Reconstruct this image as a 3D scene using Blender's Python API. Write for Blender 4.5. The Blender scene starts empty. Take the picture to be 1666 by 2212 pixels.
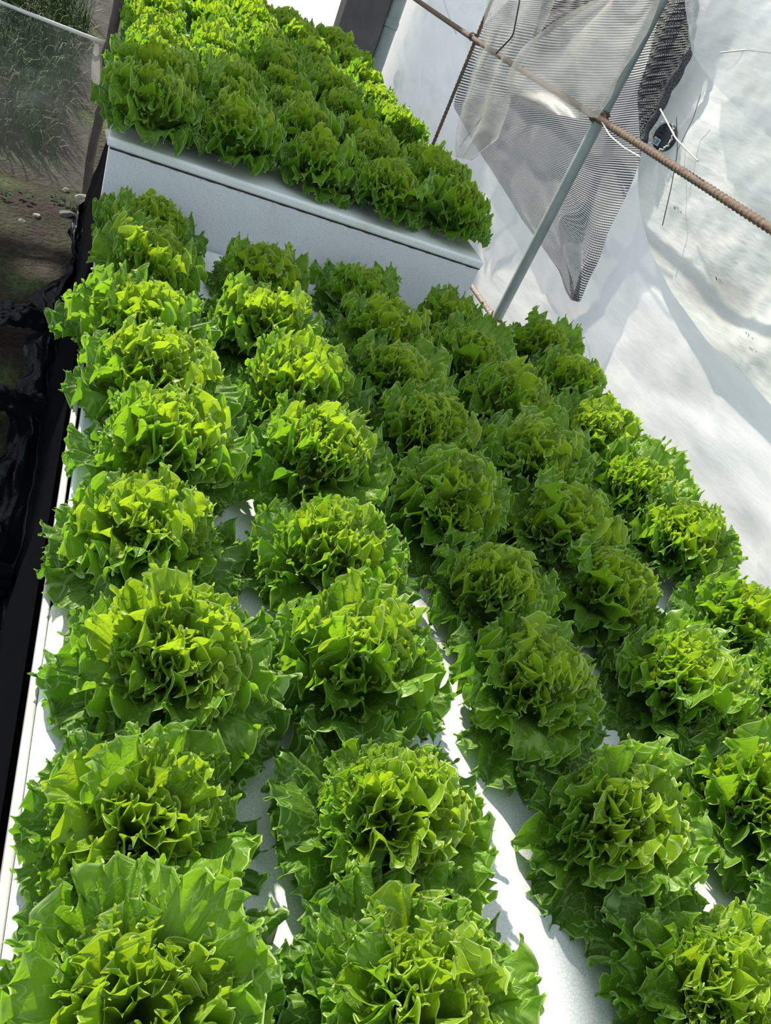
import bpy, bmesh, math, random
import numpy as np
from mathutils import Vector, Matrix, Euler

C = bpy.context.scene.collection
scene = bpy.context.scene
R = math.radians

# ---------------------------------------------------------------- camera
cam_d = bpy.data.cameras.new('camera')
cam = bpy.data.objects.new('camera', cam_d)
C.objects.link(cam)
W = [[0.9023627623928625, 0.15419815772859735, 0.40244797576808444],
     [-0.2124538139584695, -0.6533047641345251, 0.7266747980311636],
     [0.37497309500979153, -0.7412258854844717, -0.5567579049340375]]
CAMZ = 1.45
BED = 0.45          # height of the near bed's top
BED2 = 0.70         # height of the raised far bed's top
mat4 = Matrix(((W[0][0], -W[0][1], -W[0][2], 0.0),
               (W[1][0], -W[1][1], -W[1][2], 0.0),
               (W[2][0], -W[2][1], -W[2][2], CAMZ),
               (0, 0, 0, 1)))
cam.matrix_world = mat4
cam_d.sensor_fit = 'VERTICAL'
cam_d.sensor_height = 36.0
cam_d.lens = 36.0 * 1660.0 / 2212.0
cam_d.clip_start = 0.02
cam_d.clip_end = 100
scene.camera = cam

# ---------------------------------------------------------------- light
world = bpy.data.worlds.new('sky')
scene.world = world
world.use_nodes = True
wn = world.node_tree.nodes
bg = wn['Background']
bg.inputs['Color'].default_value = (0.79, 0.90, 1.0, 1)
bg.inputs['Strength'].default_value = 1.0
SUN = Vector((-0.33, 0.73, 0.60)).normalized()
sl = bpy.data.lights.new('sun', 'SUN')
sl.energy = 7.5
sl.angle = R(1.2)
sl.color = (1.0, 0.93, 0.80)
so = bpy.data.objects.new('sun', sl)
C.objects.link(so)
so.rotation_euler = SUN.to_track_quat('Z', 'Y').to_euler()
so.location = (-2, 7, 8)
scene.view_settings.view_transform = 'Standard'
scene.view_settings.look = 'None'
scene.view_settings.exposure = 0.0
scene.view_settings.gamma = 1.0
scene.view_settings.use_curve_mapping = False

# ---------------------------------------------------------------- helpers
def tag(o, label=None, cat=None, group=None, kind=None):
    if label: o['label'] = label
    if cat: o['category'] = cat
    if group: o['group'] = group
    if kind: o['kind'] = kind
    return o

def empty(name, loc=(0, 0, 0)):
    o = bpy.data.objects.new(name, None)
    o.empty_display_size = 0.05
    C.objects.link(o)
    o.location = loc
    return o

def link(name, me, mat=None, parent=None, loc=None):
    o = bpy.data.objects.new(name, me)
    C.objects.link(o)
    if mat is not None and len(me.materials) == 0:
        me.materials.append(mat)
    if parent is not None: o.parent = parent
    if loc is not None: o.location = loc
    return o

def mesh_from(name, V, F, smooth=True, uv=None):
    V = np.asarray(V, dtype=np.float64)
    me = bpy.data.meshes.new(name)
    me.from_pydata([tuple(v) for v in V], [], F)
    if smooth:
        me.polygons.foreach_set('use_smooth', [True] * len(me.polygons))
    if uv is not None:
        lay = me.uv_layers.new(name='UVMap')
        li = np.empty(len(me.loops), dtype=np.int32)
        me.loops.foreach_get('vertex_index', li)
        lay.data.foreach_set('uv', np.asarray(uv)[li].astype(np.float32).ravel())
    me.update()
    return me

def grid_faces(n, m):
    return [(i*m+j, i*m+j+1, (i+1)*m+j+1, (i+1)*m+j) for i in range(n-1) for j in range(m-1)]

def box_bm(bm, x0, x1, y0, y1, z0, z1, bev=0.0, seg=3):
    r = bmesh.ops.create_cube(bm, size=1.0)
    vs = r['verts']
    for v in vs:
        v.co = Vector(((x0+x1)/2 + v.co.x*(x1-x0), (y0+y1)/2 + v.co.y*(y1-y0), (z0+z1)/2 + v.co.z*(z1-z0)))
    if bev > 0:
        es = list({e for v in vs for e in v.link_edges})
        bmesh.ops.bevel(bm, geom=es, offset=bev, segments=seg, affect='EDGES', profile=0.5)

def bm_mesh(name, bm, smooth=False):
    me = bpy.data.meshes.new(name)
    bm.to_mesh(me); bm.free()
    if smooth:
        me.polygons.foreach_set('use_smooth', [True]*len(me.polygons))
    return me

def box_mesh(name, *a, smooth=False, **k):
    bm = bmesh.new(); box_bm(bm, *a, **k)
    return bm_mesh(name, bm, smooth)

def tube_mesh(name, pts, rad, seg=8, cap=True):
    """tube along pts; rad is a number or function(i, fraction) -> radius or per angle list"""
    P = [Vector(p) for p in pts]
    n = len(P)
    V = []; F = []
    up = None
    for i in range(n):
        t = (P[min(i+1, n-1)] - P[max(i-1, 0)]).normalized()
        if up is None:
            up = Vector((0, 0, 1)) if abs(t.z) < 0.9 else Vector((1, 0, 0))
        a = (up - t*up.dot(t)).normalized(); up = a
        b = t.cross(a)
        for k in range(seg):
            th = 2*math.pi*k/seg
            r = rad(i, th) if callable(rad) else rad
            V.append(P[i] + (a*math.cos(th) + b*math.sin(th))*r)
    for i in range(n-1):
        for k in range(seg):
            F.append((i*seg+k, i*seg+(k+1) % seg, (i+1)*seg+(k+1) % seg, (i+1)*seg+k))
    if cap:
        F.append(tuple(range(seg))[::-1]); F.append(tuple((n-1)*seg+k for k in range(seg)))
    return mesh_from(name, V, F)

def lerp_path(pts, n):
    P = np.asarray(pts, float)
    d = np.r_[0, np.cumsum(np.linalg.norm(np.diff(P, axis=0), axis=1))]
    t = np.linspace(0, d[-1], n)
    return np.stack([np.interp(t, d, P[:, k]) for k in range(P.shape[1])], axis=1)

def sm_path(pts, n, w=2):
    Q = lerp_path(pts, n)
    for _ in range(w):
        Q[1:-1] = (Q[:-2] + 2*Q[1:-1] + Q[2:])/4
    return Q

def vnoise(x, seed, oct=3):
    """cheap smooth 1-D noise"""
    rs = np.random.RandomState(seed)
    o = np.zeros_like(x)
    for k in range(oct):
        f = 2.0**k
        o += math.pow(0.55, k)*np.sin(x*f*(1+rs.rand()*0.4) + rs.rand()*6.28)
    return o

def noise2(X, Y, seed, f=1.0, oct=4):
    rs = np.random.RandomState(seed)
    o = np.zeros_like(X, dtype=float)
    a = 1.0
    for k in range(oct):
        for j in range(3):
            th = rs.rand()*6.28
            fr = f*(2.0**k)*(0.7+0.6*rs.rand())
            o += a/3*np.sin((X*math.cos(th)+Y*math.sin(th))*fr + rs.rand()*6.28 + 0.8*np.sin((X*math.sin(th)-Y*math.cos(th))*fr*0.7+rs.rand()*6))
        a *= 0.55
    return o

# ---------------------------------------------------------------- materials
def new_mat(name):
    m = bpy.data.materials.new(name); m.use_nodes = True
    nt = m.node_tree
    for n in list(nt.nodes): nt.nodes.remove(n)
    out = nt.nodes.new('ShaderNodeOutputMaterial')
    return m, nt, out

def N(nt, t, **k):
    n = nt.nodes.new(t)
    for a, b in k.items(): setattr(n, a, b)
    return n

def ramp(nt, stops, interp='LINEAR'):
    r = N(nt, 'ShaderNodeValToRGB')
    r.color_ramp.interpolation = interp
    e = r.color_ramp.elements
    while len(e) < len(stops): e.new(0.5)
    for i, (p, c) in enumerate(stops):
        e[i].position = p
        e[i].color = (c[0], c[1], c[2], 1) if not isinstance(c, (int, float)) else (c, c, c, 1)
    return r

def simple_mat(name, col, rough=0.6, metal=0.0, noise=0.0, nscale=20, bump=0.0, col2=None, spec=0.5):
    m, nt, out = new_mat(name)
    p = N(nt, 'ShaderNodeBsdfPrincipled')
    p.inputs['Roughness'].default_value = rough
    p.inputs['Metallic'].default_value = metal
    p.inputs['Specular IOR Level'].default_value = spec
    p.inputs['Base Color'].default_value = (*col, 1)
    nt.links.new(p.outputs[0], out.inputs[0])
    if noise > 0 or bump > 0:
        tc = N(nt, 'ShaderNodeTexCoord')
        nz = N(nt, 'ShaderNodeTexNoise'); nz.inputs['Scale'].default_value = nscale
        nz.inputs['Detail'].default_value = 6
        nt.links.new(tc.outputs['Object'], nz.inputs['Vector'])
        if noise > 0:
            c2 = col2 or tuple(c*0.5 for c in col)
            rp = ramp(nt, [(0.5-0.5*noise*0.5, col), (0.5+0.25*noise+0.1, c2)])
            nt.links.new(nz.outputs['Fac'], rp.inputs[0])
            nt.links.new(rp.outputs[0], p.inputs['Base Color'])
        if bump > 0:
            b = N(nt, 'ShaderNodeBump'); b.inputs['Strength'].default_value = bump
            b.inputs['Distance'].default_value = 0.01
            nt.links.new(nz.outputs['Fac'], b.inputs['Height'])
            nt.links.new(b.outputs[0], p.inputs['Normal'])
    return m

def leaf_mat(name, base, base2, trans, rim, vein):
    m, nt, out = new_mat(name)
    L = nt.links.new
    uv = N(nt, 'ShaderNodeUVMap')
    sep = N(nt, 'ShaderNodeSeparateXYZ'); L(uv.outputs[0], sep.inputs[0])
    # veins: cells stretched along the blade, plus midrib
    oi = N(nt, 'ShaderNodeObjectInfo')
    mp = N(nt, 'ShaderNodeCombineXYZ')
    mx = N(nt, 'ShaderNodeMath', operation='MULTIPLY'); mx.inputs[1].default_value = 10.0
    my = N(nt, 'ShaderNodeMath', operation='MULTIPLY'); my.inputs[1].default_value = 6.0
    L(sep.outputs[0], mx.inputs[0]); L(sep.outputs[1], my.inputs[0])
    L(mx.outputs[0], mp.inputs[0]); L(my.outputs[0], mp.inputs[1]); 
    rz = N(nt, 'ShaderNodeMath', operation='MULTIPLY'); rz.inputs[1].default_value = 40.0
    L(oi.outputs['Random'], rz.inputs[0]); L(rz.outputs[0], mp.inputs[2])
    vo = N(nt, 'ShaderNodeTexVoronoi', feature='DISTANCE_TO_EDGE'); vo.inputs['Scale'].default_value = 1.0
    L(mp.outputs[0], vo.inputs['Vector'])
    v1 = ramp(nt, [(0.0, 1.0), (0.022, 0.8), (0.05, 0.0)]); L(vo.outputs['Distance'], v1.inputs[0])
    vo2 = N(nt, 'ShaderNodeTexVoronoi', feature='DISTANCE_TO_EDGE'); vo2.inputs['Scale'].default_value = 2.6
    L(mp.outputs[0], vo2.inputs['Vector'])
    v2 = ramp(nt, [(0.0, 0.5), (0.045, 0.0)]); L(vo2.outputs['Distance'], v2.inputs[0])
    ab = N(nt, 'ShaderNodeMath', operation='ABSOLUTE'); 
    sx = N(nt, 'ShaderNodeMath', operation='SUBTRACT'); sx.inputs[1].default_value = 0.5
    L(sep.outputs[0], sx.inputs[0]); L(sx.outputs[0], ab.inputs[0])
    mul = N(nt, 'ShaderNodeMath', operation='MULTIPLY'); L(ab.outputs[0], mul.inputs[0]); L(sep.outputs[1], mul.inputs[1])
    mr = ramp(nt, [(0.0, 1.0), (0.012, 0.9), (0.03, 0.0)]); L(mul.outputs[0], mr.inputs[0])
    fade = ramp(nt, [(0.0, 1.0), (0.75, 0.55), (1.0, 0.0)]); L(sep.outputs[1], fade.inputs[0])
    mrf = N(nt, 'ShaderNodeMath', operation='MULTIPLY'); L(mr.outputs[0], mrf.inputs[0]); L(fade.outputs[0], mrf.inputs[1])
    add = N(nt, 'ShaderNodeMath', operation='MAXIMUM'); L(v1.outputs[0], add.inputs[0]); L(v2.outputs[0], add.inputs[1])
    vv = N(nt, 'ShaderNodeMath', operation='MAXIMUM'); L(add.outputs[0], vv.inputs[0]); L(mrf.outputs[0], vv.inputs[1])
    # base colour: mottled, a little paler towards the frilled margin
    tc = N(nt, 'ShaderNodeTexCoord')
    nz = N(nt, 'ShaderNodeTexNoise'); nz.inputs['Scale'].default_value = 28; nz.inputs['Detail'].default_value = 3
    L(tc.outputs['Object'], nz.inputs['Vector'])
    c0 = N(nt, 'ShaderNodeMix', data_type='RGBA'); c0.inputs['A'].default_value = (*base, 1); c0.inputs['B'].default_value = (*base2, 1)
    f0 = N(nt, 'ShaderNodeMath', operation='MULTIPLY_ADD'); f0.inputs[1].default_value = 0.6
    L(nz.outputs['Fac'], f0.inputs[0])
    r2 = N(nt, 'ShaderNodeMath', operation='MULTIPLY_ADD'); r2.inputs[1].default_value = 0.5; r2.inputs[2].default_value = -0.1
    L(oi.outputs['Random'], r2.inputs[0]); L(r2.outputs[0], f0.inputs[2])
    L(f0.outputs[0], c0.inputs['Factor'])
    c1 = N(nt, 'ShaderNodeMix', data_type='RGBA'); c1.inputs['B'].default_value = (*vein, 1)
    L(c0.outputs['Result'], c1.inputs['A'])
    vf = N(nt, 'ShaderNodeMath', operation='MULTIPLY'); vf.inputs[1].default_value = 0.9
    L(vv.outputs[0], vf.inputs[0]); L(vf.outputs[0], c1.inputs['Factor'])
    rimr = ramp(nt, [(0.0, 0.0), (0.985, 0.0), (0.991, 0.9), (1.0, 0.9)]); L(sep.outputs[1], rimr.inputs[0])
    c2 = N(nt, 'ShaderNodeMix', data_type='RGBA'); c2.inputs['B'].default_value = (*rim, 1)
    L(c1.outputs['Result'], c2.inputs['A']); L(rimr.outputs[0], c2.inputs['Factor'])
    bp = N(nt, 'ShaderNodeBump', invert=True); bp.inputs['Strength'].default_value = 0.35; bp.inputs['Distance'].default_value = 0.004
    L(vv.outputs[0], bp.inputs['Height'])
    bp2 = N(nt, 'ShaderNodeBump'); bp2.inputs['Strength'].default_value = 0.25; bp2.inputs['Distance'].default_value = 0.006
    nz2 = N(nt, 'ShaderNodeTexNoise'); nz2.inputs['Scale'].default_value = 90; L(tc.outputs['Object'], nz2.inputs['Vector'])
    L(nz2.outputs['Fac'], bp2.inputs['Height']); L(bp.outputs[0], bp2.inputs['Normal'])
    p = N(nt, 'ShaderNodeBsdfPrincipled')
    p.inputs['Roughness'].default_value = 0.42
    p.inputs['Specular IOR Level'].default_value = 0.45
    L(c2.outputs['Result'], p.inputs['Base Color']); L(bp2.outputs[0], p.inputs['Normal'])
    tr = N(nt, 'ShaderNodeBsdfTranslucent')
    tm = N(nt, 'ShaderNodeMix', data_type='RGBA'); tm.inputs['A'].default_value = (*trans, 1); tm.inputs['B'].default_value = (*[t*0.65 for t in trans], 1)
    L(vf.outputs[0], tm.inputs['Factor']); L(tm.outputs['Result'], tr.inputs['Color']); L(bp2.outputs[0], tr.inputs['Normal'])
    ms = N(nt, 'ShaderNodeMixShader'); ms.inputs[0].default_value = 0.45
    L(p.outputs[0], ms.inputs[1]); L(tr.outputs[0], ms.inputs[2]); L(ms.outputs[0], out.inputs[0])
    return m

MAT = {}
MAT['leaf_outer'] = leaf_mat('lettuce_outer', (0.070, 0.165, 0.012), (0.120, 0.235, 0.018), (0.19, 0.44, 0.012), (0.42, 0.60, 0.20), (0.34, 0.54, 0.16))
MAT['leaf_mid'] = leaf_mat('lettuce_middle', (0.105, 0.235, 0.014), (0.175, 0.32, 0.02), (0.32, 0.60, 0.015), (0.54, 0.68, 0.26), (0.36, 0.56, 0.14))
MAT['leaf_inner'] = leaf_mat('lettuce_inner', (0.16, 0.30, 0.014), (0.26, 0.40, 0.022), (0.48, 0.70, 0.018), (0.62, 0.72, 0.28), (0.42, 0.58, 0.14))

def foam_mat(name, col, dirt):
    m, nt, out = new_mat(name)
    L = nt.links.new
    tc = N(nt, 'ShaderNodeTexCoord')
    vo = N(nt, 'ShaderNodeTexVoronoi', feature='DISTANCE_TO_EDGE'); vo.inputs['Scale'].default_value = 170
    L(tc.outputs['Object'], vo.inputs['Vector'])
    rp = ramp(nt, [(0.0, 0.80), (0.12, 1.0)]); L(vo.outputs['Distance'], rp.inputs[0])
    nz = N(nt, 'ShaderNodeTexNoise'); nz.inputs['Scale'].default_value = 5; nz.inputs['Detail'].default_value = 8
    L(tc.outputs['Object'], nz.inputs['Vector'])
    rd = ramp(nt, [(0.0, col), (0.58, col), (0.78, dirt)]); L(nz.outputs['Fac'], rd.inputs[0])
    vs = N(nt, 'ShaderNodeTexVoronoi'); vs.inputs['Scale'].default_value = 60; L(tc.outputs['Object'], vs.inputs['Vector'])
    sp = ramp(nt, [(0.0, 0.35), (0.045, 0.35), (0.06, 1.0)]); L(vs.outputs['Distance'], sp.inputs[0])
    mm = N(nt, 'ShaderNodeMix', data_type='RGBA', blend_type='MULTIPLY'); mm.inputs['Factor'].default_value = 1.0
    L(rd.outputs[0], mm.inputs['A']); L(rp.outputs[0], mm.inputs['B'])
    m2 = N(nt, 'ShaderNodeMix', data_type='RGBA', blend_type='MULTIPLY'); m2.inputs['Factor'].default_value = 0.5
    L(mm.outputs['Result'], m2.inputs['A']); L(sp.outputs[0], m2.inputs['B'])
    p = N(nt, 'ShaderNodeBsdfPrincipled'); p.inputs['Roughness'].default_value = 0.55
    L(m2.outputs['Result'], p.inputs['Base Color'])
    b = N(nt, 'ShaderNodeBump'); b.inputs['Strength'].default_value = 0.35; b.inputs['Distance'].default_value = 0.002
    L(rp.outputs[0], b.inputs['Height']); L(b.outputs[0], p.inputs['Normal'])
    L(p.outputs[0], out.inputs[0])
    return m
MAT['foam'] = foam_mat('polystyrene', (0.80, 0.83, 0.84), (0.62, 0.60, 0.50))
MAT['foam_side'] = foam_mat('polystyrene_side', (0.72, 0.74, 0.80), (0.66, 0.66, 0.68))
MAT['foam_rim'] = simple_mat('trough_rim', (0.62, 0.62, 0.60), 0.5, noise=0.8, nscale=9, col2=(0.45, 0.44, 0.40), bump=0.1)

def film_mat(name, col, tcol, tf, transp=0.0, rough=0.35, scale=3.0, streak=(1.0, 0.25, 1.0), dirt=(0.55, 0.54, 0.50), bump=0.5):
    m, nt, out = new_mat(name)
    L = nt.links.new
    tc = N(nt, 'ShaderNodeTexCoord')
    mp = N(nt, 'ShaderNodeMapping'); mp.inputs['Scale'].default_value = streak
    mp.inputs['Rotation'].default_value = (0.5, 0, 0)
    L(tc.outputs['Object'], mp.inputs[0])
    nz = N(nt, 'ShaderNodeTexNoise'); nz.inputs['Scale'].default_value = scale*2; nz.inputs['Detail'].default_value = 7; nz.inputs['Distortion'].default_value = 0.6
    L(mp.outputs[0], nz.inputs['Vector'])
    rp = ramp(nt, [(0.0, col), (0.52, col), (0.74, dirt)]); L(nz.outputs['Fac'], rp.inputs[0])
    p = N(nt, 'ShaderNodeBsdfPrincipled'); p.inputs['Roughness'].default_value = rough
    L(rp.outputs[0], p.inputs['Base Color'])
    b = N(nt, 'ShaderNodeBump'); b.inputs['Strength'].default_value = bump; b.inputs['Distance'].default_value = 0.02
    n2 = N(nt, 'ShaderNodeTexNoise'); n2.inputs['Scale'].default_value = scale*4; n2.inputs['Detail'].default_value = 4
    L(mp.outputs[0], n2.inputs['Vector']); L(n2.outputs['Fac'], b.inputs['Height']); L(b.outputs[0], p.inputs['Normal'])
    tr = N(nt, 'ShaderNodeBsdfTranslucent'); tr.inputs['Color'].default_value = (*tcol, 1)
    L(b.outputs[0], tr.inputs['Normal'])
    ms = N(nt, 'ShaderNodeMixShader'); ms.inputs[0].default_value = tf
    L(p.outputs[0], ms.inputs[1]); L(tr.outputs[0], ms.inputs[2])
    last = ms
    if transp > 0:
        tp = N(nt, 'ShaderNodeBsdfTransparent')
        m2 = N(nt, 'ShaderNodeMixShader')
        f = ramp(nt, [(0.3, transp+0.12), (0.75, transp-0.15)]); L(nz.outputs['Fac'], f.inputs[0]); L(f.outputs[0], m2.inputs[0])
        L(ms.outputs[0], m2.inputs[1]); L(tp.outputs[0], m2.inputs[2]); last = m2
    L(last.outputs[0], out.inputs[0])
    return m
MAT['film'] = film_mat('white_film', (0.93, 0.92, 0.90), (0.97, 0.96, 0.94), 0.50)
MAT['film2'] = film_mat('white_film_sheet', (0.82, 0.83, 0.81), (0.88, 0.90, 0.88), 0.45, scale=2.5, dirt=(0.5, 0.47, 0.43), bump=0.8)
MAT['film_clear'] = film_mat('clear_film', (0.45, 0.48, 0.52), (0.55, 0.6, 0.66), 0.4, transp=0.45, rough=0.2)
MAT['film_left'] = film_mat('dusty_film', (0.11, 0.12, 0.13), (0.14, 0.15, 0.16), 0.4, transp=0.74, rough=0.25, scale=3)
MAT['flap'] = film_mat('pale_insect_mesh', (0.50, 0.50, 0.48), (0.5, 0.5, 0.48), 0.4, transp=0.42, rough=0.45, scale=6, bump=0.3)

def net_mat(name, col, hole, s=230.0, spec=0.5):
    """knitted shade cloth: rows of threads with gaps, from the cloth's UV (metres)"""
    m, nt, out = new_mat(name)
    L = nt.links.new
    uv = N(nt, 'ShaderNodeUVMap')
    sep = N(nt, 'ShaderNodeSeparateXYZ'); L(uv.outputs[0], sep.inputs[0])
    def sinw(sock, f):
        a = N(nt, 'ShaderNodeMath', operation='MULTIPLY'); a.inputs[1].default_value = f; L(sock, a.inputs[0])
        b = N(nt, 'ShaderNodeMath', operation='SINE'); L(a.outputs[0], b.inputs[0]); return b
    u = sinw(sep.outputs[0], s*1.3); v = sinw(sep.outputs[1], s)
    mxx = N(nt, 'ShaderNodeMath', operation='MULTIPLY_ADD'); mxx.inputs[1].default_value = 0.45
    L(u.outputs[0], mxx.inputs[0]); L(v.outputs[0], mxx.inputs[2])
    th = N(nt, 'ShaderNodeMath', operation='GREATER_THAN'); th.inputs[1].default_value = hole
    L(mxx.outputs[0], th.inputs[0])
    p = N(nt, 'ShaderNodeBsdfPrincipled'); p.inputs['Base Color'].default_value = (*col, 1); p.inputs['Roughness'].default_value = 0.35
    p.inputs['Specular IOR Level'].default_value = spec
    b = N(nt, 'ShaderNodeBump'); b.inputs['Strength'].default_value = 0.8; b.inputs['Distance'].default_value = 0.004
    L(mxx.outputs[0], b.inputs['Height']); L(b.outputs[0], p.inputs['Normal'])
    tp = N(nt, 'ShaderNodeBsdfTransparent')
    ms = N(nt, 'ShaderNodeMixShader'); L(th.outputs[0], ms.inputs[0]); L(p.outputs[0], ms.inputs[1]); L(tp.outputs[0], ms.inputs[2])
    L(ms.outputs[0], out.inputs[0])
    return m
MAT['net'] = net_mat('grey_shade_net', (0.11, 0.115, 0.12), 0.22, s=520, spec=0.3)
MAT['net_dark'] = net_mat('navy_shade_net', (0.014, 0.024, 0.042), 0.85, s=480, spec=0.25)
MAT['shade_caster'] = simple_mat('added_shade_caster', (0.10, 0.11, 0.12), 0.8)  # for the out-of-view cloths added to block the sun
MAT['cord'] = simple_mat('black_cord', (0.015, 0.018, 0.026), 0.6, noise=0.5, nscale=200, col2=(0.12, 0.13, 0.15), bump=0.6)
MAT['pipe'] = simple_mat('grey_green_pipe', (0.33, 0.38, 0.37), 0.42, noise=0.5, nscale=12, col2=(0.25, 0.29, 0.27), bump=0.05)
MAT['rust'] = simple_mat('rusty_steel', (0.11, 0.066, 0.045), 0.85, noise=0.9, nscale=60, col2=(0.24, 0.18, 0.135), bump=0.4)
MAT['pale_rust'] = simple_mat('dusty_steel', (0.42, 0.36, 0.32), 0.8, noise=0.8, nscale=60, col2=(0.25, 0.16, 0.12), bump=0.4)
MAT['concrete'] = simple_mat('stained_concrete', (0.15, 0.15, 0.14), 0.9, noise=0.9, nscale=5, col2=(0.075, 0.07, 0.065), bump=0.3)
MAT['wood'] = simple_mat('bark_stick', (0.11, 0.095, 0.08), 0.9, noise=0.8, nscale=25, col2=(0.05, 0.04, 0.035), bump=0.6)
m_, nt_, out_ = new_mat('black_plastic')
d_ = N(nt_, 'ShaderNodeBsdfDiffuse'); d_.inputs['Color'].default_value = (0.005, 0.005, 0.006, 1)
g_ = N(nt_, 'ShaderNodeBsdfGlossy'); g_.inputs['Color'].default_value = (0.85, 0.93, 1.0, 1); g_.inputs['Roughness'].default_value = 0.28
x_ = N(nt_, 'ShaderNodeMixShader'); x_.inputs[0].default_value = 0.028
tc_ = N(nt_, 'ShaderNodeTexCoord'); n_ = N(nt_, 'ShaderNodeTexNoise'); n_.inputs['Scale'].default_value = 22; n_.inputs['Detail'].default_value = 5
b_ = N(nt_, 'ShaderNodeBump'); b_.inputs['Strength'].default_value = 0.8; b_.inputs['Distance'].default_value = 0.01
nt_.links.new(tc_.outputs['Object'], n_.inputs['Vector']); nt_.links.new(n_.outputs['Fac'], b_.inputs['Height']); nt_.links.new(b_.outputs[0], g_.inputs['Normal'])
nt_.links.new(d_.outputs[0], x_.inputs[1]); nt_.links.new(g_.outputs[0], x_.inputs[2]); nt_.links.new(x_.outputs[0], out_.inputs[0])
MAT['black_film'] = m_
MAT['white_thread'] = simple_mat('pale_thread', (0.7, 0.69, 0.65), 0.7)
MAT['dark_thread'] = simple_mat('dark_thread', (0.05, 0.045, 0.05), 0.7)
MAT['gap'] = simple_mat('dark_joint', (0.03, 0.028, 0.03), 0.9)
MAT['grass'] = simple_mat('grass_blades', (0.035, 0.10, 0.02), 0.6, noise=0.8, nscale=4, col2=(0.06, 0.08, 0.025), spec=0.15)
MAT['stone'] = simple_mat('grey_stone', (0.13, 0.13, 0.12), 0.85, noise=0.8, nscale=18, col2=(0.07, 0.065, 0.06), bump=0.5)
MAT['stone_pale'] = simple_mat('pale_stone', (0.30, 0.30, 0.23), 0.85, noise=0.8, nscale=18, col2=(0.16, 0.16, 0.11), bump=0.5)
MAT['weed'] = simple_mat('weed_leaf', (0.03, 0.06, 0.03), 0.8, noise=0.6, nscale=40, col2=(0.06, 0.10, 0.06), spec=0.1)
MAT['crate'] = simple_mat('black_ribbed_plastic', (0.012, 0.02, 0.03), 0.35)
MAT['label'] = simple_mat('grey_label', (0.42, 0.47, 0.52), 0.5)
MAT['ink'] = simple_mat('label_ink', (0.06, 0.08, 0.10), 0.6)
MAT['dry'] = simple_mat('pale_rubble', (0.55, 0.52, 0.42), 0.9, noise=0.8, nscale=60, col2=(0.2, 0.17, 0.12), bump=0.5)

def soil_mat():
    m, nt, out = new_mat('damp_mossy_soil')
    L = nt.links.new
    tc = N(nt, 'ShaderNodeTexCoord')
    nz = N(nt, 'ShaderNodeTexNoise'); nz.inputs['Scale'].default_value = 3.2; nz.inputs['Detail'].default_value = 5
    n2 = N(nt, 'ShaderNodeTexNoise'); n2.inputs['Scale'].default_value = 45; n2.inputs['Detail'].default_value = 8
    L(tc.outputs['Object'], nz.inputs['Vector']); L(tc.outputs['Object'], n2.inputs['Vector'])
    a = ramp(nt, [(0.38, (0.026, 0.017, 0.011)), (0.52, (0.028, 0.027, 0.011)), (0.64, (0.045, 0.064, 0.016))]); L(nz.outputs['Fac'], a.inputs[0])
    b = ramp(nt, [(0.3, 0.45), (0.7, 1.5)]); L(n2.outputs['Fac'], b.inputs[0])
    mm = N(nt, 'ShaderNodeMix', data_type='RGBA', blend_type='MULTIPLY'); mm.inputs['Factor'].default_value = 1
    L(a.outputs[0], mm.inputs['A']); L(b.outputs[0], mm.inputs['B'])
    p = N(nt, 'ShaderNodeBsdfPrincipled'); p.inputs['Roughness'].default_value = 0.85; p.inputs['Specular IOR Level'].default_value = 0.25
    L(mm.outputs['Result'], p.inputs['Base Color'])
    bp = N(nt, 'ShaderNodeBump'); bp.inputs['Strength'].default_value = 0.9; bp.inputs['Distance'].default_value = 0.02
    L(n2.outputs['Fac'], bp.inputs['Height']); L(bp.outputs[0], p.inputs['Normal'])
    L(p.outputs[0], out.inputs[0])
    return m
MAT['soil'] = soil_mat()

# ---------------------------------------------------------------- structure: ground and plastic walls
xs = np.linspace(-3.2, 3.0, 120); ys = np.linspace(-1.5, 9.0, 200)
X, Y = np.meshgrid(xs, ys, indexing='ij')
Z = 0.012*noise2(X, Y, 3, 6.0) + 0.006*noise2(X, Y, 4, 30.0)
Z = Z + np.clip(Y-4.3, 0, 9)*0.10*(X < 0.2)
g = link('floor', mesh_from('floor', np.stack([X, Y, Z], -1).reshape(-1, 3), grid_faces(120, 200)), MAT['soil'])
tag(g, 'dark damp soil floor of the greenhouse with mossy patches', None, kind='structure')

def wall_x(z):
    return 1.885 + 0.045*z
ys = np.linspace(-0.9, 7.05, 220); zs = np.linspace(-0.02, 3.0, 110)
Yg, Zg = np.meshgrid(ys, zs, indexing='ij')
Xg = wall_x(Zg) + 0.012*noise2(Yg, Zg, 11, 3.0, 3) + 0.006*noise2(Yg*0.35+Zg*0.8, Zg-Yg*0.3, 12, 26.0, 3)
# crumpled dents
rs = np.random.RandomState(5)
for k in range(170):
    cy, cz = rs.uniform(0.6, 6.5), rs.uniform(0.15, 1.5)
    a = 0.022*rs.rand()+0.006
    d = 0.6 + rs.randn()*0.25
    dy, dz = Yg-cy, Zg-cz
    p = dy*math.cos(d)+dz*math.sin(d); q = -dy*math.sin(d)+dz*math.cos(d)
    Xg += a*np.exp(-(p/0.085)**2-(q/0.022)**2)*(1 if k % 2 else -1)
w = link('wall_right', mesh_from('wall_right', np.stack([Xg, Yg, Zg], -1).reshape(-1, 3), grid_faces(220, 110)), MAT['film'])
tag(w, 'white plastic film wall along the right side of the beds', None, kind='structure')

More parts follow.
